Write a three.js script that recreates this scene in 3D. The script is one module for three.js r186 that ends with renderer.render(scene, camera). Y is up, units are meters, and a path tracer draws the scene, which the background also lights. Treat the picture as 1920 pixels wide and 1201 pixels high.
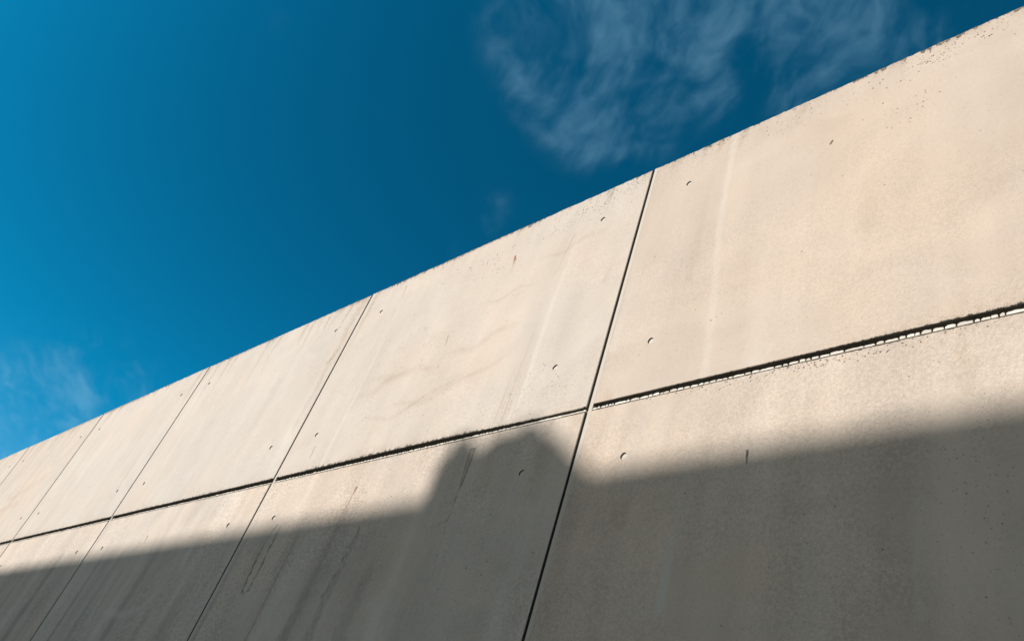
import * as THREE from 'three';
import { mergeGeometries } from 'three/addons/utils/BufferGeometryUtils.js';

// ------------------------------------------------------------------ camera, sky, sun, exposure
const TOP = 5.1;                                   // height of the wall, metres
const scene = new THREE.Scene();
const camera = new THREE.PerspectiveCamera(43.305, 1024 / 640, 0.05, 2000);
camera.rotation.order = 'YXZ';
camera.position.set(2.0581, TOP - 3.5077, 2.0236);
camera.rotation.set(0.65502, 0.94274, 0.36417);
camera.updateMatrixWorld(true);

const renderer = new THREE.WebGLRenderer({ antialias: true });
renderer.setSize(1024, 640);
renderer.toneMapping = THREE.LinearToneMapping;
renderer.toneMappingExposure = 1.24;
renderer.shadowMap.enabled = true;

const SUN = new THREE.Vector3(-0.7, 0.6, 1.0);
const sunDir = SUN.clone().normalize();
const sun = new THREE.DirectionalLight(new THREE.Color().setRGB(1, 0.98, 0.95), 4.95);
sun.position.copy(sunDir).multiplyScalar(60);
sun.castShadow = true;
sun.shadow.radius = 1;
sun.shadow.mapSize.set(4096, 4096);
Object.assign(sun.shadow.camera, { left: -30, right: 30, top: 30, bottom: -30, near: 1, far: 140 });
scene.add(sun, sun.target);

// ------------------------------------------------------------------ noise
function rng(seed) { let s = seed >>> 0; return () => { s = (s + 0x6D2B79F5) >>> 0; let t = s; t = Math.imul(t ^ (t >>> 15), t | 1); t ^= t + Math.imul(t ^ (t >>> 7), t | 61); return ((t ^ (t >>> 14)) >>> 0) / 4294967296; }; }
const NT = new Float32Array(65536); { const r = rng(77); for (let i = 0; i < 65536; i++) NT[i] = r(); }
function vn(x, y) {                                // value noise, 0..1
  const xi = Math.floor(x), yi = Math.floor(y), fx = x - xi, fy = y - yi;
  const u = fx * fx * (3 - 2 * fx), v = fy * fy * (3 - 2 * fy);
  const a = yi & 255, b = (yi + 1) & 255, c = xi & 255, d = (xi + 1) & 255;
  const p = NT[a * 256 + c], q = NT[a * 256 + d], r = NT[b * 256 + c], s = NT[b * 256 + d];
  return p + (q - p) * u + (r - p + (p - q - r + s) * u) * v;
}
function fbm(x, y, n) { let a = 0, w = 0.5, t = 0; for (let i = 0; i < n; i++) { a += w * vn(x, y); t += w; w *= 0.5; x = x * 2.03 + 17.3; y = y * 2.03 + 9.1; } return a / t; }
const ss = (a, b, x) => { const t = Math.min(1, Math.max(0, (x - a) / (b - a))); return t * t * (3 - 2 * t); };
const mix = (a, b, t) => a + (b - a) * t;
const toS = (l) => { l = Math.min(1, Math.max(0, l)); return 255 * (l <= 0.0031308 ? l * 12.92 : 1.055 * Math.pow(l, 1 / 2.4) - 0.055); };

// ------------------------------------------------------------------ sky: clear air, pale low down and round the sun, thin cloud veils
{
  const w = 4096, h = 2048, data = new Float32Array(w * h * 4);
  // thin cloud patches: [direction, spread in degrees, density]
  const patches = [
    [[-0.519, 0.825, -0.223], 2.2, 0.7], [[-0.520, 0.809, -0.276], 2.4, 0.9], [[-0.506, 0.798, -0.326], 2.8, 1], [[-0.470, 0.811, -0.348], 3.2, 1], [[-0.455, 0.802, -0.387], 2.8, 0.9], [[-0.500, 0.785, -0.366], 2.2, 0.7], [[-0.471, 0.842, -0.263], 3.2, 0.85], [[-0.421, 0.861, -0.284], 3.5, 0.8], [[-0.390, 0.859, -0.332], 3, 0.7], [[-0.412, 0.828, -0.381], 2.3, 0.7], [[-0.364, 0.844, -0.393], 2.3, 0.95], [[-0.371, 0.828, -0.421], 1.8, 0.7], [[-0.303, 0.871, -0.386], 4, 0.5], [[-0.253, 0.876, -0.412], 3.5, 0.65], [[-0.278, 0.842, -0.462], 1.8, 2.4], [[-0.262, 0.856, -0.446], 1.5, 0.6], [[-0.198, 0.854, -0.481], 1.6, 0.8], [[-0.177, 0.857, -0.484], 1.7, 2.0], [[-0.160, 0.860, -0.484], 1.3, 0.8], [[-0.187, 0.874, -0.448], 2.6, 0.6], [[-0.439, 0.794, -0.422], 2, 0.45], [[-0.937, 0.309, -0.163], 2.2, 1.8], [[-0.945, 0.291, -0.150], 2, 0.8], [[-0.926, 0.333, -0.181], 2, 0.8], [[-0.913, 0.361, -0.189], 2, 0.45], [[-0.951, 0.281, -0.129], 1.6, 0.25], [[-0.697, 0.716, -0.050], 1, 0.1], [[-0.682, 0.730, -0.045], 0.8, 0.14], [[-0.679, 0.653, -0.335], 1.6, 0.25], [[-0.672, 0.649, -0.358], 1.2, 0.4], [[-0.627, 0.679, -0.381], 1.2, 0.4], [[-0.613, 0.704, -0.359], 1.5, 0.35], [[-0.662, 0.729, -0.176], 4, 0.12],
    [[-0.10, 0.93, -0.35], 8, 0.6], [[-0.925, 0.345, -0.165], 3.5, 0.9], [[-0.95, 0.29, -0.12], 3.5, 0.9],
    [[0.3, 0.75, -0.6], 12, 0.8], [[0.6, 0.5, 0.6], 16, 0.9], [[0.1, 0.6, 0.8], 16, 0.9], [[0.0, 0.3, 0.95], 14, 0.8], [[0.7, 0.2, 0.6], 14, 0.8], [[-0.5, 0.4, 0.77], 14, 0.9], [[0.4, 0.8, 0.3], 14, 0.8], [[0.8, 0.45, -0.3], 12, 0.8],
  ].map(([d, s, k]) => { const v = new THREE.Vector3(...d).normalize(); return [v.x, v.y, v.z, 2 / Math.pow(s * Math.PI / 180, 2), k]; });
  for (let j = 0; j < h; j++) {
    const el = ((j + 0.5) / h - 0.5) * Math.PI, ce = Math.cos(el), y = Math.sin(el);
    for (let i = 0; i < w; i++) {
      const az = ((i + 0.5) / w - 0.5) * 2 * Math.PI, x = ce * Math.cos(az), z = ce * Math.sin(az);
      const e = Math.max(0, el * 180 / Math.PI);
      const s = Math.acos(Math.min(1, x * sunDir.x + y * sunDir.y + z * sunDir.z)) * 180 / Math.PI;
      let g = 2.2 * Math.exp(-e / 9) + 6.9 * Math.exp(-s / 10);
      const haze = ss(39, 16, s);                      // bright hazy air round the sun
      g = 0.066 + g / (1 + g / 0.75) + 0.13 * haze;
      const t = Math.max(ss(0.22, 0.8, g), haze);
      let R = mix(0.012 * g, mix(0.92, 1.0, haze) * g, t), G = g, B = g * mix(mix(2.22, 2.0, ss(0.06, 0.3, g)), mix(1.0, 0.78, haze), t);
      if (y > 0.02) {
        let m = 0;
        for (const p of patches) { const d = 1 - (x * p[0] + y * p[1] + z * p[2]); if (d < 0.12) m += p[4] * Math.exp(-d * p[3]); }
        if (m > 0.01) {
          const cx = x / (y + 0.3) * 9, cz = z / (y + 0.3) * 9;
          const wx = (fbm(cx * 0.8 + 3, cz * 0.8, 4) - 0.5) * 1.6, wz = (fbm(cx * 0.8 + 40, cz * 0.8 + 8, 4) - 0.5) * 1.6;
          const ax = cx * 0.75 + cz * 0.66, bz = cz * 0.75 - cx * 0.66;   // strands drawn out along one wind
          const n = 0.45 * fbm(cx + wx, cz * 1.3 + wz + 5, 5) + 0.35 * fbm(ax * 1.3 + wx * 1.4 + 50, bz * 3.4 + wz * 1.4 + 20, 6) + 0.20 * fbm(ax * 5 + wx * 4 + 9, bz * 9 + wz * 4 + 71, 5);
          const mm = Math.min(1.2, m), c = Math.pow(ss(0.40 - 0.10 * mm, 0.80 - 0.08 * mm, n), 1.5) * ss(0.05, 0.9, m);
          const o = 0.235 * c;
          const lit = ss(40, 8, s);                       // veils near the sun shine whiter
          const oo = mix(o, 0.8 * c, lit);
          R = mix(R, mix(0.30, 0.95, lit), oo); G = mix(G, mix(0.60, 0.9, lit), oo); B = mix(B, 0.80, oo);
        }
      }
      const k = (j * w + i) * 4, q = 1 / 1.24;
      data[k] = R * q; data[k + 1] = G * q; data[k + 2] = B * q; data[k + 3] = 1;
    }
  }
  const sky = new THREE.DataTexture(data, w, h, THREE.RGBAFormat, THREE.FloatType);
  sky.mapping = THREE.EquirectangularReflectionMapping;
  sky.magFilter = THREE.LinearFilter; sky.minFilter = THREE.LinearFilter; sky.needsUpdate = true;
  scene.background = sky; scene.environment = sky;
}

// ------------------------------------------------------------------ helpers
function std(r, g, b, rough = 0.9) { return new THREE.MeshStandardMaterial({ color: new THREE.Color().setRGB(r, g, b), roughness: rough, metalness: 0 }); }
function mesh(name, geo, mat, parent) { const m = new THREE.Mesh(geo, mat); m.name = name; m.castShadow = m.receiveShadow = true; parent.add(m); return m; }
function box(x0, x1, y0, y1, z0, z1) { const g = new THREE.BoxGeometry(x1 - x0, y1 - y0, z1 - z0); g.translate((x0 + x1) / 2, (y0 + y1) / 2, (z0 + z1) / 2); return g; }

// ------------------------------------------------------------------ the concrete of the panels
const PW = 2.5, PH = 1.6;                          // panel module; wall coordinates: X along, Y down from the wall top is negative
const BASE = [0.460, 0.372, 0.298], BIO = [0.030, 0.026, 0.019], BROWN = [0.26, 0.17, 0.095], RUST = [0.25, 0.068, 0.020];

// marks seen on the wall: [points, half width at start, at end, colour, opacity at start, at end, raggedness]
const DIRT = [0.16, 0.145, 0.12], PALE = [0.60, 0.545, 0.47], GREYP = [0.50, 0.475, 0.42], GREEN = [0.36, 0.355, 0.30];
const strokes = [
  // form strips
  [[[0.50, -0.02], [0.505, -0.7], [0.545, -1.17], [0.562, -1.58]], 0.020, 0.024, PALE, 0.24, 0.20, 0.5],
  [[[0.57, -1.64], [0.56, -2.0], [0.552, -2.3], [0.548, -2.5]], 0.018, 0.022, GREYP, 0.05, 0.26, 0.5],
  [[[0.545, -2.25], [0.55, -2.515]], 0.018, 0.020, GREYP, 0.10, 0.28, 0.35],
  [[[-0.42, -0.35], [-0.45, -0.84], [-0.445, -1.37], [-0.47, -1.58]], 0.016, 0.03, PALE, 0.10, 0.38, 0.3],
  [[[-1.99, -0.6], [-2.0, -1.56]], 0.012, 0.02, PALE, 0.2, 0.35, 0.4],
  // rust and scratches
  [[[-0.931, -0.272], [-0.922, -0.315]], 0.0042, 0.0075, RUST, 1.0, 0.85, 0.3],
  [[[-0.922, -0.31], [-0.912, -0.38], [-0.908, -0.46]], 0.010, 0.016, BROWN, 0.55, 0.0, 0.5],
  [[[-2.051, -0.09], [-2.036, -0.20]], 0.003, 0.004, RUST, 0.8, 0.25, 0.4],
  [[[-2.04, -0.33], [-2.03, -0.45]], 0.014, 0.016, BROWN, 0.22, 0.04, 0.6],
  [[[-1.269, -0.80], [-1.255, -0.872]], 0.0035, 0.002, BROWN, 0.9, 0.6, 0.4],
  [[[-1.501, -1.795], [-1.508, -1.82]], 0.005, 0.004, BIO, 0.9, 0.5, 0.3],
  [[[-1.503, -1.80], [-1.526, -1.96], [-1.53, -2.08]], 0.0045, 0.006, RUST, 0.62, 0.10, 0.5],
  [[[0.788, -1.965], [0.791, -2.014]], 0.0032, 0.0015, BIO, 0.95, 0.6, 0.3],
  [[[1.014, -0.400], [1.008, -0.418]], 0.003, 0.003, BIO, 0.95, 0.9, 0.3],
  [[[0.41, -0.035], [0.402, -0.035]], 0.003, 0.003, BIO, 0.9, 0.9, 0.3],
  [[[-3.965, -1.86], [-3.95, -1.92]], 0.004, 0.002, BIO, 0.75, 0.4, 0.4],
  [[[-3.35, -2.0], [-3.31, -2.05], [-3.42, -2.14], [-3.50, -2.17]], 0.003, 0.005, DIRT, 0.4, 0.15, 0.9],
  [[[-2.18, -1.41], [-2.17, -1.50]], 0.004, 0.003, DIRT, 0.7, 0.4, 0.5],
  [[[-7.05, -1.28], [-7.02, -1.46]], 0.012, 0.02, BROWN, 0.35, 0.1, 0.6],
  // residue of a tape beside the joint, outlined with dirt, and the crack below it
  [[[-0.672, -1.70], [-0.664, -1.79], [-0.652, -1.90]], 0.0028, 0.002, BROWN, 0.75, 0.6, 0.4],
  [[[-0.640, -1.70], [-0.638, -1.79], [-0.640, -1.90]], 0.003, 0.003, DIRT, 0.8, 0.8, 0.3],
  [[[-0.672, -1.70], [-0.640, -1.70]], 0.0025, 0.0025, DIRT, 0.8, 0.8, 0.4],
  [[[-0.656, -1.705], [-0.648, -1.90]], 0.014, 0.007, BROWN, 0.30, 0.22, 0.3],
  [[[-0.642, -1.88], [-0.648, -1.94], [-0.642, -2.04], [-0.650, -2.075], [-0.640, -2.14]], 0.0028, 0.0026, DIRT, 0.55, 0.45, 0.9],
  [[[-0.650, -2.075], [-0.70, -2.095], [-0.76, -2.10]], 0.0028, 0.002, DIRT, 0.4, 0.1, 0.9],
  [[[-0.640, -2.14], [-0.632, -2.25], [-0.612, -2.34], [-0.64, -2.37]], 0.003, 0.004, DIRT, 0.3, 0.3, 1.0],
  [[[-1.31, -2.045], [-1.30, -2.09], [-1.335, -2.17]], 0.003, 0.002, BIO, 0.5, 0.2, 1.0],
  [[[-1.335, -2.20], [-1.33, -2.235]], 0.004, 0.003, BIO, 0.55, 0.45, 0.6],
  [[[-1.34, -2.30], [-1.36, -2.40], [-1.33, -2.52]], 0.012, 0.02, DIRT, 0.25, 0.12, 1.0],
  // two ragged dark residue lines below the tie hole beside the second joint
  [[[-2.155, -1.955], [-2.19, -2.05], [-2.185, -2.19], [-2.165, -2.35]], 0.016, 0.012, DIRT, 0.5, 0.7, 1.0],
  [[[-2.10, -1.93], [-2.105, -2.05], [-2.095, -2.2], [-2.10, -2.34]], 0.008, 0.014, DIRT, 0.5, 0.7, 1.0],
  [[[-2.165, -2.345], [-2.13, -2.375], [-2.10, -2.33]], 0.010, 0.008, DIRT, 0.4, 0.3, 1.0],
  [[[-2.13, -1.96], [-2.15, -2.10], [-2.135, -2.3]], 0.02, 0.02, GREEN, 0.35, 0.1, 0.8],
  // water runs on the lower row
  [[[-1.50, -1.95], [-1.52, -2.2], [-1.53, -2.7], [-1.54, -3.2]], 0.030, 0.075, DIRT, 0.12, 0.42, 0.6],
  [[[-1.30, -2.10], [-1.33, -2.4], [-1.34, -3.2]], 0.03, 0.06, DIRT, 0.15, 0.35, 0.7],
  [[[-1.86, -2.05], [-1.87, -2.35], [-1.88, -3.2]], 0.010, 0.016, DIRT, 0.18, 0.5, 0.5],
  [[[-1.08, -2.3], [-1.10, -2.6], [-1.1, -3.2]], 0.05, 0.09, DIRT, 0.10, 0.32, 0.7],
  [[[-2.42, -1.90], [-2.43, -2.3], [-2.44, -3.2]], 0.02, 0.03, DIRT, 0.1, 0.35, 0.6],
  [[[-4.60, -2.0], [-4.62, -2.4], [-4.64, -3.2]], 0.015, 0.04, DIRT, 0.2, 0.5, 0.5],
  [[[-3.62, -1.98], [-3.66, -2.4], [-3.7, -3.2]], 0.05, 0.10, DIRT, 0.12, 0.4, 0.6],
  [[[-2.85, -2.1], [-2.88, -2.5], [-2.9, -3.2]], 0.09, 0.14, DIRT, 0.12, 0.34, 0.6],
  [[[-4.25, -1.98], [-4.28, -2.4], [-4.3, -3.2]], 0.04, 0.07, DIRT, 0.12, 0.32, 0.6],
  [[[-7.6, -0.01], [-8.2, -0.012], [-8.9, -0.01]], 0.03, 0.02, BROWN, 0.75, 0.5, 1.0],
  [[[-8.3, -0.02], [-8.35, -0.35]], 0.08, 0.05, BROWN, 0.40, 0.05, 1.0],
  [[[-8.8, -0.02], [-8.85, -0.45]], 0.09, 0.06, BROWN, 0.35, 0.04, 1.0],
  [[[-9.4, -0.02], [-9.45, -0.35]], 0.08, 0.06, BROWN, 0.30, 0.04, 1.0],
  [[[-6.4, -0.01], [-6.9, -0.012], [-7.42, -0.01]], 0.02, 0.03, BROWN, 0.4, 0.8, 1.0],
  [[[-7.2, -0.01], [-7.24, -0.3]], 0.06, 0.04, BROWN, 0.40, 0.05, 1.0],
  [[[-4.2, -0.01], [-4.6, -0.012]], 0.02, 0.02, BROWN, 0.5, 0.5, 1.0],
  [[[-2.55, -0.012], [-2.9, -0.012], [-3.3, -0.008]], 0.03, 0.012, BROWN, 0.6, 0.3, 1.0],
  [[[-0.9, -0.006], [-1.5, -0.008], [-2.1, -0.006]], 0.008, 0.012, BROWN, 0.6, 0.6, 1.0],
  [[[-5.6, -1.9], [-5.65, -3.2]], 0.05, 0.12, DIRT, 0.15, 0.4, 0.6],
  [[[-6.3, -1.95], [-6.33, -3.2]], 0.05, 0.1, DIRT, 0.1, 0.4, 0.6],
  [[[-3.2, -2.0], [-3.22, -2.4]], 0.06, 0.04, PALE, 0.3, 0.3, 0.8],
  [[[-3.8, -2.0], [-3.85, -2.6]], 0.05, 0.07, PALE, 0.25, 0.35, 0.9],
  [[[-4.9, -2.05], [-4.95, -2.6]], 0.06, 0.07, PALE, 0.25, 0.3, 0.9],
  [[[-5.9, -2.0], [-5.95, -2.6]], 0.06, 0.08, PALE, 0.25, 0.3, 0.9],
  [[[-1.75, -2.05], [-1.78, -2.6]], 0.05, 0.07, PALE, 0.15, 0.3, 0.9],
  [[[-3.12, -2.02], [-3.11, -2.15]], 0.035, 0.04, PALE, 0.5, 0.35, 0.8],
  [[[-3.9, -2.42], [-3.6, -2.46], [-3.35, -2.41], [-3.22, -2.30]], 0.03, 0.03, PALE, 0.3, 0.3, 0.9],
  [[[-4.15, -2.1], [-4.1, -2.5]], 0.03, 0.05, PALE, 0.3, 0.3, 0.8],
  [[[-0.95, -2.45], [-0.87, -2.58]], 0.05, 0.07, PALE, 0.12, 0.2, 0.8],
  [[[-0.28, -1.93], [-0.29, -2.02]], 0.008, 0.012, GREEN, 0.4, 0.1, 0.7],
  // runs beside the joints and from the top edge
  [[[0.045, -0.03], [0.05, -0.35], [0.06, -0.55]], 0.018, 0.03, BROWN, 0.16, 0.05, 0.6],
  [[[0.06, -1.50], [0.10, -1.585]], 0.03, 0.04, BROWN, 0.06, 0.2, 0.7],
  [[[0.17, -0.02], [0.15, -0.16]], 0.02, 0.014, BROWN, 0.16, 0.02, 0.7],
  [[[-0.09, -0.62], [-0.12, -0.80]], 0.03, 0.02, BROWN, 0.06, 0.2, 0.7],
  [[[-2.56, -0.06], [-2.60, -0.25], [-2.57, -0.55], [-2.62, -0.62], [-2.58, -0.85], [-2.60, -1.2]], 0.05, 0.025, BROWN, 0.42, 0.16, 1.0],
  [[[-2.575, -0.50], [-2.615, -0.62]], 0.014, 0.022, DIRT, 0.3, 0.45, 1.0],
  [[[-2.57, -0.66], [-2.60, -0.80]], 0.016, 0.012, DIRT, 0.4, 0.2, 1.0],
  [[[-2.72, -0.06], [-2.76, -0.30]], 0.03, 0.02, DIRT, 0.35, 0.05, 1.0],
  [[[-0.5, -0.8], [-0.523, -1.249], [-0.521, -1.571]], 0.003, 0.003, BROWN, 0.0, 0.3, 0.3],
  [[[-0.47, -1.1], [-0.46, -1.571]], 0.003, 0.003, BROWN, 0.05, 0.3, 0.3],
  [[[-0.56, -1.15], [-0.575, -1.571]], 0.003, 0.003, BROWN, 0.05, 0.3, 0.3],
  [[[-0.46, -0.30], [-0.50, -0.55], [-0.52, -0.62]], 0.004, 0.010, BROWN, 0.3, 0.06, 0.4],
];
{ // thin run-down stains from the coping, mostly on the far panels
  const r = rng(4242);
  for (let i = 0; i < 120; i++) {
    const x = -2.3 - r() * 13, l = 0.06 + r() * r() * 0.9, w = 0.006 + r() * 0.03;
    strokes.push([[[x, -0.005], [x + (r() - 0.5) * 0.06, -l * 0.5], [x + (r() - 0.5) * 0.1, -l]], w, w * 0.7, BROWN, 0.25 + r() * 0.5, 0.02, 0.9]);
  }
  for (let i = 0; i < 46; i++) {
    const x = -2.6 + r() * 4.4, l = 0.03 + r() * r() * 0.22, w = 0.005 + r() * 0.02;
    strokes.push([[[x, -0.003], [x + (r() - 0.5) * 0.03, -l]], w, w * 0.8, r() < 0.5 ? BROWN : DIRT, 0.2 + r() * 0.35, 0.01, 1.0]);
  }
  for (let i = 0; i < 70; i++) {   // soft long runs on all panels
    const x = -14 + r() * 16, y0 = -0.1 - r() * 2.2, l = 0.3 + r() * 0.9, w = 0.015 + r() * 0.05;
    strokes.push([[[x, y0], [x + (r() - 0.5) * 0.06, y0 - l]], w, w * 1.3, r() < 0.45 ? PALE : BROWN, 0.03, 0.06 + r() * 0.14, 0.7]);
  }
}
// trowel sweeps across the second panel
const sweeps = [[-1.1, -1.25, 0.55, 0.02, 0.20], [-1.55, -1.0, 0.5, 0.03, -0.1], [-0.9, -0.95, 0.35, 0.025, 0.15], [-0.45, -0.4, 0.3, 0.02, 0.1], [-1.35, -1.3, 0.5, 0.02, 0.25], [-0.85, -0.62, 0.3, 0.012, 0.05], [-1.75, -1.05, 0.25, 0.05, 0.2], [-8.6, -0.9, 0.8, 0.05, 0.2], [-8.9, -1.1, 0.7, 0.05, 0.1]];
// clusters of pores: [x, y, spread x, spread y, count, largest radius]
const clusters = [
  [-0.28, -0.10, 0.22, 0.07, 150, 0.0034], [-0.65, -0.16, 0.22, 0.07, 60, 0.003], [-0.10, -0.05, 0.06, 0.03, 60, 0.003], [-0.45, -0.2, 0.3, 0.05, 50, 0.003],
  [-1.25, -0.20, 0.22, 0.05, 60, 0.0038], [-1.10, -0.33, 0.15, 0.06, 40, 0.0034], [-1.45, -0.30, 0.1, 0.05, 20, 0.003], [-1.2, -0.75, 0.6, 0.35, 120, 0.0028],
  [-0.35, -1.40, 0.20, 0.12, 60, 0.0026], [-0.55, -1.48, 0.30, 0.06, 90, 0.0018], [-1.3, -1.35, 0.5, 0.15, 100, 0.0024], [-1.7, -0.9, 0.25, 0.4, 50, 0.003], [-2.25, -1.0, 0.1, 0.4, 14, 0.003],
  [0.75, -0.06, 0.4, 0.05, 60, 0.003], [0.80, -0.13, 0.10, 0.05, 30, 0.003], [1.36, -0.40, 0.09, 0.10, 34, 0.0034], [1.45, -0.09, 0.10, 0.05, 60, 0.0034], [1.25, -0.12, 0.2, 0.07, 40, 0.003], [1.7, -0.08, 0.2, 0.06, 70, 0.003],
  [0.8, -0.7, 0.6, 0.5, 26, 0.0022], [0.4, -1.2, 0.3, 0.3, 8, 0.003], [1.0, -1.66, 0.4, 0.012, 110, 0.0028], [0.9, -1.64, 0.5, 0.006, 90, 0.003],
  [1.5, -2.15, 0.12, 0.15, 60, 0.0015], [1.3, -2.35, 0.35, 0.25, 26, 0.0022], [0.8, -2.45, 0.5, 0.2, 14, 0.002], [-0.4, -2.3, 0.3, 0.3, 26, 0.003], [-1.3, -1.9, 0.6, 0.25, 36, 0.003],
  [-2.62, -0.2, 0.12, 0.1, 50, 0.0034], [-2.9, -0.15, 0.3, 0.1, 40, 0.003], [-3.6, -0.7, 0.8, 0.5, 60, 0.003], [-4.3, -1.2, 0.5, 0.3, 30, 0.003],
];

// lower edge of the upper panels and the dark growth along it
function lowerEdge(X) {
  if (X > 0) return -1.5965 + 0.0015 * Math.sin(X * 2.1);
  if (X > -2.5) { const t = -X / 2.5; return -1.6035 + 0.0135 * ss(0.05, 0.5, t) - 0.003 * ss(0.6, 1, t); }
  return -1.592;
}
function growth(X) {                               // how much of the edge is overgrown
  if (X > 0) return mix(0.10, 0.8, ss(0.75, 1.6, X)) * (0.4 + 0.9 * vn(X * 3 + 5, 2));
  if (X > -2.5) { const t = -X / 2.5; return (0.25 + ss(0.15, 0.4, t) * 0.9 * (1 - 0.55 * ss(0.7, 1, t))) * (0.5 + 0.8 * vn(X * 4, 7)); }
  return 0.35 + 0.5 * vn(X * 3, 11);
}

function concrete(k, row, w, h) {                  // one panel's own colour and relief; k = panel number from the right, row 0 / 1
  const X0 = -k * PW, Y0 = -row * PH;              // upper left corner in wall coordinates (panel runs X0 .. X0 + PW)
  const col = new Float32Array(w * h * 3), hgt = new Float32Array(w * h);
  const r = rng(9000 + k * 17 + row * 131), ox = k * 13.7 + row * 51.3, oy = k * 7.9 + row * 23.1;
  const tone = [1.01, 1.09, 1.085, 1.09, 1.05, 1.06, 1.0, 1.0][((k % 8) + 8) % 8], rose = [0.0, -0.055, -0.08, -0.075, -0.045, -0.04, -0.03, 0][((k % 8) + 8) % 8];
  const dx = PW / w, dy = PH / h, low = row === 1;
  const rough = k === 0 ? 1 : 0.55;
  for (let j = 0; j < h; j++) {
    const Y = Y0 - (h - 1 - j + 0.5) * dy;         // row 0 of the texture is the bottom of the panel
    for (let i = 0; i < w; i++) {
      const X = X0 + (i + 0.5) * dx, p = j * w + i;
      const big = fbm(X * 1.3 + ox, Y * 1.3 + oy, 4) - 0.5;
      const wx = (fbm(X * 2.2 + oy, Y * 2.2 + ox, 2) - 0.5) * 0.5;
      const run = fbm(X * 9 + ox + wx, Y * 0.9 + oy, 4) - 0.5;              // vertical
      const mid = fbm((X + wx) * 5 + 31, (Y + wx) * 7 + oy, 4) - 0.5;
      const tint = fbm(X * 1.8 + 90 + ox, Y * 1.8 + oy, 3) - 0.5;
      const fine = vn(X * 260, Y * 260) - 0.5, finer = r() - 0.5, grit = vn(X * 190 + 9, Y * 190) + vn(X * 120, Y * 120 + 31) - 1;
      const patch = ss(0.42, 0.66, fbm(X * 2.6 + 7 + ox, Y * 2.0 + 3 + oy, 3));  // areas of coarser skin
      const amp = low ? 1.35 : 1;
      let v = tone * (1 + amp * (big * 0.12 + run * (low ? 0.21 : 0.15) + mid * 0.12) + (fine * 0.09 + finer * 0.10 + grit * (low ? (k === 0 ? 0.07 : 0.16) : 0.06)) * (0.35 + patch * 0.9) * (low ? 1.5 : 1));
      const a = (low ? rose * 0.4 : rose) + tint * (tint < 0 ? 0.07 : 0.15);
      col[p * 3] = BASE[0] * v * (1 + a * 0.6); col[p * 3 + 1] = BASE[1] * v * (1 - a * 0.15); col[p * 3 + 2] = BASE[2] * v * (1 - a * 0.9);
      // little brown-black sand grains lying in the skin
      if (finer > 0.492 && fine > -0.1) { const q = 0.35 + 0.4 * r(); col[p * 3] *= q; col[p * 3 + 1] *= q * 0.97; col[p * 3 + 2] *= q * 0.93; }
      hgt[p] = 0.7 + mid * 0.10 + fine * 0.10 * (0.4 + rough * patch) + finer * 0.10 * (0.3 + patch) + (vn(X * 90, Y * 90) - 0.5) * 0.07 * rough;
      // growth along the joint and the coping
      if (!low) {
        const d = Y - lowerEdge(X);                // metres above the lower edge
        if (d < 0.12) {
          const gr = growth(X), tooth = fbm(X * 120, 3 + Y * 25, 3), spk = vn(X * 330, Y * 330);
          const lim = 0.0015 + gr * (k === 0 ? 0.009 : 0.014) * ss(0.35, 0.75, tooth);
          let c = d < lim ? 0.93 : 0;
          const halo = gr * Math.exp(-d / 0.018);
          if (spk > 1.02 - 0.55 * halo) c = Math.max(c, 0.6);
          blend(col, p, BIO, c);
          if (c === 0) blend(col, p, BROWN, 0.42 * gr * Math.exp(-d / 0.03) * (0.25 + 1.1 * ss(0.35, 0.7, fbm(X * 40, Y * 40, 3))));
        }
        const t = -Y;                              // metres below the coping
        if (t < 0.16) {
          const gr = 0.35 + 0.9 * ss(0.35, 0.7, fbm(X * 2.3 + 3, 4, 3)), tooth = fbm(X * 70 + 9, 5 + Y * 20, 3), spk = vn(X * 300 + 5, Y * 300);
          const lim = gr * 0.024 * ss(0.40, 0.78, tooth);
          if (t < lim) blend(col, p, spk > 0.4 ? BIO : BROWN, 0.85);
          else if (spk > 1.0 - 0.36 * gr * Math.exp(-t / 0.03)) blend(col, p, spk > 0.86 ? BIO : BROWN, 0.55);
          else blend(col, p, BROWN, 0.45 * gr * Math.exp(-t / 0.026) * ss(0.35, 0.7, fbm(X * 30, Y * 12, 3)));
        }
      } else {
        const t = -1.629 - Y;                      // debris below the joint
        if (t < 0.06) { const spk = vn(X * 340 + 2, Y * 340); if (spk > 1.0 - 0.34 * growth(X) * Math.exp(-t / 0.012)) blend(col, p, BIO, 0.6); else blend(col, p, BROWN, 0.3 * growth(X) * Math.exp(-t / 0.012) * ss(0.35, 0.7, fbm(X * 40, Y * 40, 3))); }
      }
      for (const s of sweeps) {
        const u = (X - s[0]) / s[2]; if (u < -1 || u > 1) continue;
        const d = (Y - (s[1] + s[4] * u * u * s[2] + s[4] * u * 0.5 + 0.02 * Math.sin(u * 7))) / (s[3] * (1 + 0.8 * mid));
        if (d > -3 && d < 3) blend(col, p, BROWN, 0.17 * Math.exp(-d * d) * (1 - u * u) * (0.5 + vn(X * 14, Y * 30)));
      }
    }
  }
  function stampBox(xa, xb, ya, yb, f) {
    const i0 = Math.max(0, Math.floor((xa - X0) / dx)), i1 = Math.min(w - 1, Math.ceil((xb - X0) / dx));
    const j0 = Math.max(0, Math.floor((ya - Y0 + PH) / dy)), j1 = Math.min(h - 1, Math.ceil((yb - Y0 + PH) / dy));
    for (let j = j0; j <= j1; j++) for (let i = i0; i <= i1; i++) f(X0 + (i + 0.5) * dx, Y0 - PH + (j + 0.5) * dy, j * w + i);
  }
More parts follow.
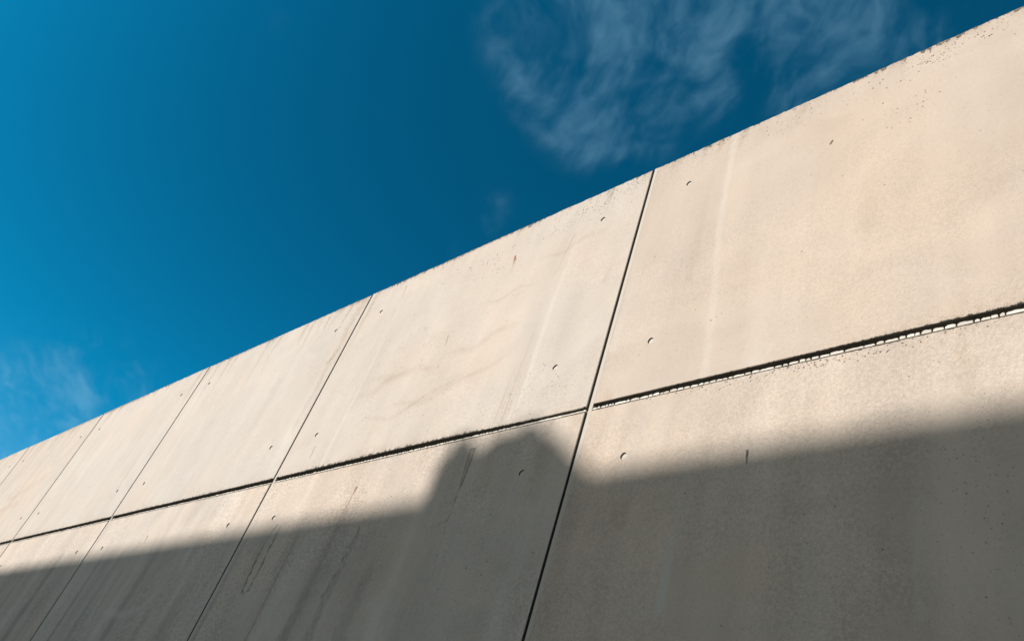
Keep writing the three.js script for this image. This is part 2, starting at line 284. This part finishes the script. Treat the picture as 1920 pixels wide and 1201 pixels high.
  for (const [pts, w0, w1, c, a0, a1, rag] of strokes) {
    const wm = Math.max(w0, w1) * 2.2 + 0.004;
    let len = 0; const cum = [0];
    for (let n = 1; n < pts.length; n++) { len += Math.hypot(pts[n][0] - pts[n - 1][0], pts[n][1] - pts[n - 1][1]); cum.push(len); }
    const xs = pts.map((q) => q[0]), ys = pts.map((q) => q[1]);
    if (Math.max(...xs) + wm < X0 || Math.min(...xs) - wm > X0 + PW || Math.max(...ys) + wm < Y0 - PH || Math.min(...ys) - wm > Y0) continue;
    stampBox(Math.min(...xs) - wm, Math.max(...xs) + wm, Math.min(...ys) - wm, Math.max(...ys) + wm, (X, Y, p) => {
      let best = 9, t = 0;
      for (let n = 1; n < pts.length; n++) {
        const ax = pts[n - 1][0], ay = pts[n - 1][1], bx = pts[n][0] - ax, by = pts[n][1] - ay, L = bx * bx + by * by;
        const u = Math.min(1, Math.max(0, ((X - ax) * bx + (Y - ay) * by) / L)), d = Math.hypot(X - ax - bx * u, Y - ay - by * u);
        if (d < best) { best = d; t = (cum[n - 1] + u * (cum[n] - cum[n - 1])) / len; }
      }
      const wd = mix(w0, w1, t) * (w0 < 0.008 ? 1.45 : 1), nz = fbm(X * 60 + 3, Y * 30, 3), soft = wd > 0.012 ? 0.75 : 0.35;
      const e = best / wd + rag * (nz - 0.5) * 1.8;
      let al = Math.min(1, mix(a0, a1, t) * (Y0 < -1 && wd > 0.009 ? 1.5 : 1)) * (1 - ss(1 - soft, 1 + Math.max(0.25, dx / wd), e));
      al *= 1 - rag * 0.75 * ss(0.42, 0.62, fbm(X * 110 + 5, Y * 45, 3)) * (wd < 0.02 ? 1 : 0.6);
      if (al > 0.003) blend(col, p, c, al);
    });
  }
  function pore(x, y, rad) {
    const q = rad + Math.max(dx, dy);
    stampBox(x - q, x + q, y - q, y + q, (X, Y, p) => {
      const c = 1 - ss(rad - dx * 0.6, rad + dx * 0.6, Math.hypot(X - x, Y - y));
      if (c > 0) { blend(col, p, BIO, c * 0.92); hgt[p] = mix(hgt[p], 0.12, c); }
    });
  }
  const gauss = () => (r() + r() + r() + r() - 2) * 1.1;
  for (const [cx, cy, sx, sy, n, rm] of clusters) {
    if (cx + 2.4 * sx < X0 || cx - 2.4 * sx > X0 + PW) continue;
    for (let i = 0; i < n; i++) { const x = cx + gauss() * sx, y = cy + gauss() * sy; pore(x, y, 0.0009 + (rm * 1.2 - 0.0009) * r() * r()); }
  }
  for (let i = 0; i < 70; i++) pore(X0 + r() * PW, Y0 - r() * PH, 0.0006 + 0.002 * r() * r());
  const rgba = new Uint8Array(w * h * 4), bump = new Uint8Array(w * h * 4);
  for (let p = 0; p < w * h; p++) {
    rgba[p * 4] = toS(col[p * 3]); rgba[p * 4 + 1] = toS(col[p * 3 + 1]); rgba[p * 4 + 2] = toS(col[p * 3 + 2]); rgba[p * 4 + 3] = 255;
    const b = Math.min(255, Math.max(0, hgt[p] * 255)); bump[p * 4] = bump[p * 4 + 1] = bump[p * 4 + 2] = b; bump[p * 4 + 3] = 255;
  }
  const tex = (d, srgb) => { const t = new THREE.DataTexture(d, w, h); t.magFilter = THREE.LinearFilter; t.minFilter = THREE.LinearMipmapLinearFilter; t.generateMipmaps = true; t.anisotropy = 8; if (srgb) t.colorSpace = THREE.SRGBColorSpace; t.needsUpdate = true; return t; };
  return new THREE.MeshStandardMaterial({ map: tex(rgba, true), bumpMap: tex(bump, false), bumpScale: 0.004, roughness: 0.92, metalness: 0 });
}
function blend(col, p, c, a) { p *= 3; col[p] += (c[0] - col[p]) * a; col[p + 1] += (c[1] - col[p + 1]) * a; col[p + 2] += (c[2] - col[p + 2]) * a; }

// ------------------------------------------------------------------ panel geometry: own face, worn bevel, sides, recessed tie holes
const HR = 0.0155, HD = 0.0055, NS = 24, THICK = 0.18;
function edgePts(xa, ya, xb, yb, n, nx, ny, amp, seed, profile) {   // from a (included) to b (excluded)
  const out = [];
  for (let i = 0; i < n; i++) {
    const t = i / n, x = mix(xa, xb, t), y = profile ? profile(x) : mix(ya, yb, t);
    const wob = i === 0 ? 0 : amp * (fbm(t * n * 0.33 + seed * 7.7, seed, 3) - 0.62);
    out.push([x + nx * wob, y + ny * wob, nx, ny]);
  }
  return out;
}
function panelGeometry(x0, x1, yb, yt, holes, ragTop, ragBottom, k, profileBottom) {
  const n = Math.round((x1 - x0) / 0.009), m = Math.round((yt - yb) / 0.03), BV = 0.0028;
  const ring = [
    ...edgePts(x0, yb, x1, yb, n, 0, -1, ragBottom, k + 1, profileBottom), ...edgePts(x1, profileBottom ? profileBottom(x1) : yb, x1, yt, m, 1, 0, 0.001, k + 2),
    ...edgePts(x1, yt, x0, yt, n, 0, 1, ragTop, k + 3), ...edgePts(x0, yt, x0, profileBottom ? profileBottom(x0) : yb, m, -1, 0, 0.001, k + 4)];
  const N = ring.length, inner = ring.map(([x, y, nx, ny], i) => {
    const q = ring[(i + N - 1) % N], cx = q[2] !== nx || q[3] !== ny ? q[2] : 0, cy = cx || q[3] !== ny ? (q[2] !== nx || q[3] !== ny ? q[3] : 0) : 0;
    return [x - (nx + cx) * BV, y - (ny + cy) * BV];
  });
  const W = x1 - x0, uvOf = (x, y) => [(x - Math.floor((x0 + 0.01) / PW) * PW) / PW, 0];
  const face = [], sides = [];                     // lists of [x, y, z] triangles
  const tri = (L, a, b, c) => L.push(a, b, c), quad = (L, a, b, c, d) => { tri(L, a, b, c); tri(L, a, c, d); };
  const contour = inner.map(([x, y]) => new THREE.Vector2(x, y));
  const rings = holes.map(([hx, hy]) => Array.from({ length: NS }, (_, i) => { const a = -i / NS * 2 * Math.PI, rr = HR * (1 + 0.05 * Math.sin(a * 3 + hx * 9)); return new THREE.Vector2(hx + Math.cos(a) * rr, hy + Math.sin(a) * rr); }));
  const all = [...contour, ...rings.flat()];
  for (const [a, b, c] of THREE.ShapeUtils.triangulateShape(contour, rings)) tri(face, [all[a].x, all[a].y, 0], [all[b].x, all[b].y, 0], [all[c].x, all[c].y, 0]);
  for (let i = 0; i < N; i++) {
    const j = (i + 1) % N, a = ring[i], b = ring[j], p = inner[i], q = inner[j];
    quad(face, [p[0], p[1], 0], [a[0], a[1], -BV], [b[0], b[1], -BV], [q[0], q[1], 0]);
    quad(sides, [a[0], a[1], -BV], [a[0], a[1], -THICK], [b[0], b[1], -THICK], [b[0], b[1], -BV]);
  }
  for (const c of rings) for (let i = 0; i < NS; i++) {
    const a = c[i], b = c[(i + 1) % NS];
    quad(sides, [a.x, a.y, 0], [a.x, a.y, -HD - 0.004], [b.x, b.y, -HD - 0.004], [b.x, b.y, 0]);
  }
  quad(sides, [x0, yt, -THICK], [x1, yt, -THICK], [x1, yb, -THICK], [x0, yb, -THICK]);
  const pos = [], uv = [];
  for (const [x, y, z] of [...face, ...sides]) { pos.push(x, y + TOP, z); uv.push(x, y); }
  const g = new THREE.BufferGeometry();
  g.setAttribute('position', new THREE.Float32BufferAttribute(pos, 3));
  g.setAttribute('uv', new THREE.Float32BufferAttribute(uv, 2));
  g.addGroup(0, face.length, 0); g.addGroup(face.length, sides.length, 1);
  g.computeVertexNormals();
  return g;
}
function setUV(g, X0, Ytop) { const a = g.attributes.uv; for (let i = 0; i < a.count; i++) a.setXY(i, (a.getX(i) - X0) / PW, (a.getY(i) - Ytop + PH) / PH); }

// ------------------------------------------------------------------ the wall
const wall = new THREE.Group(); wall.name = 'concrete_wall'; scene.add(wall);
wall.userData = { label: 'long cream concrete panel wall with dark joints and small tie holes under blue sky', category: 'wall' };
const M_EDGE = std(0.05, 0.043, 0.034), M_SEAL = std(0.475, 0.41, 0.34), M_GASKET = std(0.022, 0.020, 0.017), M_FAR = std(...BASE);
const M_MORTAR = [std(0.56, 0.50, 0.43), std(0.50, 0.44, 0.37), std(0.62, 0.565, 0.49)];
const M_PLUG = [std(0.53, 0.48, 0.41), std(0.49, 0.44, 0.375)];

const plugGeo = new THREE.CylinderGeometry(HR * 1.06, HR * 1.06, 0.004, 24); plugGeo.rotateX(Math.PI / 2);
const panelMats = {};
for (let k = -1; k <= 6; k++) for (let row = 0; row < 2; row++) {
  const near = (k === 0 || k === 1);
  if (k >= 0 && k <= 5) panelMats[k + '_' + row] = near ? concrete(k, row, 1280, 820) : concrete(k, row, 900, 640);
}
const LEFT_GAP = 0.0035, JOINT = 0.0305;
for (let k = -1; k <= 6; k++) {
  const X0 = -k * PW, x0 = X0 + JOINT, x1 = X0 + PW - LEFT_GAP;
  for (let row = 0; row < 3; row++) {
    let g, hs;
    const near = k === 0 || k === 1;
    if (row === 0) { hs = [[0.272, -0.270], [PW - 0.272, -0.270], [0.262, -1.313], [PW - 0.274, -1.312]].map(([a, b]) => [X0 + a, b]); g = panelGeometry(x0, x1, -1.593, [0, 0, -0.003, 0.002, -0.004, 0.001, 0, 0][k < 0 ? 6 : k], hs, 0.010, near ? 0.003 : 0.003, 3 + k * 5, lowerEdge); setUV(g, X0, 0); }
    else if (row === 1) { hs = [[0.262, -1.895], [PW - 0.272, -1.890], [0.262, -2.92], [PW - 0.272, -2.92]].map(([a, b]) => [X0 + a, b]); g = panelGeometry(x0, x1, -3.19, -1.629, hs, 0.0035, 0.003, 60 + k * 5); setUV(g, X0, -PH); }
    else { hs = [[0.262, -3.50], [PW - 0.272, -3.50]].map(([a, b]) => [X0 + a, b]); g = panelGeometry(x0, x1, -TOP + 0.0, -3.225, hs, 0.003, 0.002, 120 + k * 5); setUV(g, X0, -2 * PH); }
    const kk = Math.min(5, Math.max(0, k)), face = panelMats[(k < 0 ? 4 : k > 5 ? 2 : kk) + '_' + Math.min(1, row)];
    const p = mesh('concrete_panel', g, [row === 2 ? panelMats[(2 + (k + 9) % 3) + '_1'] : face, M_EDGE], wall);
    for (const [hx, hy] of hs) { const t = mesh('tie_hole', plugGeo, M_PLUG[Math.abs(Math.round(hx * 7 + hy * 3)) % 2], p); t.position.set(hx, hy + TOP, -HD - 0.002); t.rotation.z = hx * 5; }
  }
  // pale seal on the right of each upright joint, dark gasket deep in the gap
  const seal = mesh('joint_seal', box(X0 + 0.0104, X0 + JOINT - 0.0008, 0.0, TOP + 0.002, -0.032, -0.0028), M_SEAL, wall);
  mesh('gasket', mergeGeometries([box(X0 - 0.06, X0 + 0.08, 0, TOP - 0.02, -THICK - 0.03, -THICK - 0.003), box(X0 - LEFT_GAP, X0 + 0.0104, 0, TOP - 0.01, -0.07, -0.045)]), M_GASKET, wall);
  mesh('gasket', mergeGeometries([box(x0, x1, TOP - 1.628, TOP - 1.588, -0.075, -0.045), box(x0, x1, TOP - 3.2245, TOP - 3.1905, -0.06, -0.03)]), M_GASKET, wall);
}

// lumps of pale mortar lying along the horizontal joint
{
  const r = rng(31337);
  const piece = (x, w, hgt, z1) => {
    const s = new THREE.Shape(), n = Math.max(3, Math.round(w / 0.007)), pts = [];
    const yb = -1.6248, ph = r() * 10;
    s.moveTo(x, yb); s.lineTo(x + w, yb); s.lineTo(x + w, yb + hgt * (0.74 + 0.2 * r()));
    for (let i = n - 1; i >= 1; i--) { const t = i / n; s.lineTo(x + w * t, yb + hgt * (0.86 + 0.3 * (vn(t * n * 0.8 + ph, 3) - 0.5) + 0.10 * Math.sin(Math.PI * t))); }
    s.lineTo(x, yb + hgt * (0.66 + 0.25 * r()));
    const g = new THREE.ExtrudeGeometry(s, { depth: 0.02, bevelEnabled: true, bevelThickness: 0.0012, bevelSize: 0.0007, bevelOffset: -0.0007, bevelSegments: 1 });
    g.translate(0, TOP, z1 - 0.0212 + (r() - 0.5) * 0.001);
    return g;
  };
  const far = [];
  for (let k = -1; k <= 6; k++) {
    const a = -k * PW + JOINT + 0.001, b = -k * PW + PW - LEFT_GAP - 0.001;
    let x = a;
    while (x < b - 0.006) {
      const X = x, calm = k === 1 && X > -0.42;
      let w = calm ? 0.06 + 0.08 * r() : 0.009 + 0.036 * r() * r() + 0.012 * r() + (r() < 0.2 ? 0.045 * r() : 0);
      if (k === 0 && X < 0.14) w = 0.008 + 0.018 * r();
      w = Math.min(w, b - x); if (b - x - w < 0.008) w = b - x;
      const gap = calm ? 0.0006 : (r() < 0.2 ? 0.0015 : 0.003 + 0.0028 * r());
      const hgt = (k === 0 ? 0.0112 + 0.003 * ss(0.6, 1.6, X) : k === 1 ? 0.0098 : 0.009) * (0.78 + 0.34 * r());
      const g = piece(x, w, hgt, -0.0034);
      if (k === 0 || k === 1) mesh('mortar_piece', g, M_MORTAR[Math.floor(r() * 3)], wall); else far.push(g);
      x += w + gap;
    }
  }
  const f = mesh('mortar_filling', mergeGeometries(far), M_MORTAR[1], wall); f.userData = { kind: 'stuff' };
}

// ------------------------------------------------------------------ ground and the building across the way whose roof line shades the wall
{
  const n = 256, d = new Uint8Array(n * n * 4), r = rng(5);
  for (let j = 0; j < n; j++) for (let i = 0; i < n; i++) { const v = 0.50 * (0.8 + 0.25 * r() + 0.3 * (fbm(i / 24, j / 24, 3) - 0.5)), k = (j * n + i) * 4; d[k] = toS(v); d[k + 1] = toS(v * 0.84); d[k + 2] = toS(v * 0.64); d[k + 3] = 255; }
  const t = new THREE.DataTexture(d, n, n); t.colorSpace = THREE.SRGBColorSpace; t.magFilter = THREE.LinearFilter; t.wrapS = t.wrapT = THREE.RepeatWrapping; t.repeat.set(500, 500); t.needsUpdate = true;
  const g = new THREE.PlaneGeometry(1600, 1600); g.rotateX(-Math.PI / 2);
  const m = mesh('ground', g, new THREE.MeshStandardMaterial({ map: t, roughness: 0.95 }), scene);
  m.userData = { kind: 'structure', label: 'pale paved ground at the foot of the wall' };
}
{
  const D = 11, roofY = TOP - 1.962 + 0.6 * D, dz = 9;
  const at = (xs, z) => xs - 0.7 * (D + z);         // where a thing stands whose shade falls on the wall at xs
  const x0 = at(-8.6, 0), x1 = at(2.5, 0), mid = (x0 + x1) / 2;
  const b = new THREE.Group(); b.name = 'rendered_building'; b.position.set(mid, 0, D); scene.add(b);
  b.userData = { label: 'flat roofed rendered building with rooftop chimney standing across from the concrete wall', category: 'building' };
  const M_R = std(0.64, 0.50, 0.36), M_T = std(0.45, 0.40, 0.34), M_G = new THREE.MeshStandardMaterial({ color: new THREE.Color().setRGB(0.03, 0.035, 0.04), roughness: 0.08 }), M_B = std(0.33, 0.20, 0.13), M_F = std(0.7, 0.68, 0.62, 0.5);
  const L = x0 - mid, R = x1 - mid;
  mesh('wall', box(L, R, 0, roofY - 0.08, 0, dz), M_R, b);
  mesh('coping', box(L - 0.03, R + 0.03, roofY - 0.08, roofY, -0.03, dz + 0.03), M_T, b);
  for (let f = 0; f < 3; f++) for (let i = 0; i < 4; i++) {
    const x = L + 0.8 + i * 2.75, y = 1.1 + f * 2.9;
    const fr = mesh('window', mergeGeometries([box(x, x + 1.2, y, y + 0.08, -0.02, 0.002), box(x, x + 1.2, y + 1.62, y + 1.7, -0.02, 0.002), box(x, x + 0.08, y + 0.08, y + 1.62, -0.02, 0.002), box(x + 1.12, x + 1.2, y + 0.08, y + 1.62, -0.02, 0.002)]), M_F, b);
    mesh('pane', box(x + 0.08, x + 1.12, y + 0.08, y + 1.62, -0.012, 0.001), M_G, fr);
  }
  // chimney stack with a slim pot and a rounded cowl
  const c0 = at(-0.885, 0.03) - mid, c1 = at(0.115, 0.43) - mid, ct = roofY + 0.285;
  const st = mesh('chimney', box(c0, c1, roofY, ct, 0.03, 0.43), M_B, b);
  const pot = new THREE.CylinderGeometry(0.075, 0.08, 0.16, 20); pot.translate(at(-0.735, 0.2) - mid, ct + 0.07, 0.2); mesh('chimney_pot', pot, M_B, st);
  const cowl = new THREE.LatheGeometry([[0.0, 0.19], [0.05, 0.18], [0.075, 0.12], [0.15, 0.09], [0.23, 0.04], [0.25, 0]].map(([p, q]) => new THREE.Vector2(p, q)), 24);
  cowl.translate(at(-0.29, 0.23) - mid, ct, 0.23); mesh('chimney_cowl', cowl, M_T, st);
}
{ // neighbouring house: its gable side stands in the sun and throws warm light back
  const b = new THREE.Group(); b.name = 'cream_house'; b.position.set(6.5, 0, 6.5); scene.add(b);
  b.userData = { label: 'cream house with pitched tile roof whose sunlit side faces along the concrete wall', category: 'house' };
  const M_R = std(0.74, 0.58, 0.39), M_T = std(0.30, 0.13, 0.075), M_G = new THREE.MeshStandardMaterial({ color: new THREE.Color().setRGB(0.03, 0.035, 0.04), roughness: 0.08 }), M_F = std(0.7, 0.68, 0.62, 0.5);
  mesh('wall', box(0, 9, 0, 7.6, 0, 14), M_R, b);
  const sh = new THREE.Shape([new THREE.Vector2(-0.4, 7.5), new THREE.Vector2(9.4, 7.5), new THREE.Vector2(4.5, 11.2)]);
  const rg = new THREE.ExtrudeGeometry(sh, { depth: 14.8, bevelEnabled: false }); rg.translate(0, 0.103, -0.4); mesh('roof', rg, M_T, b);
  for (let f = 0; f < 2; f++) for (let i = 0; i < 3; i++) {
    const z = 2 + i * 4, y = 1.2 + f * 3.3;
    const fr = mesh('window', mergeGeometries([box(-0.02, 0.002, y, y + 0.08, z, z + 1.2), box(-0.02, 0.002, y + 1.52, y + 1.6, z, z + 1.2), box(-0.02, 0.002, y + 0.08, y + 1.52, z, z + 0.08), box(-0.02, 0.002, y + 0.08, y + 1.52, z + 1.12, z + 1.2)]), M_F, b);
    mesh('pane', box(-0.012, 0.001, y + 0.08, y + 1.52, z + 0.08, z + 1.12), M_G, fr);
  }
}
renderer.render(scene, camera);
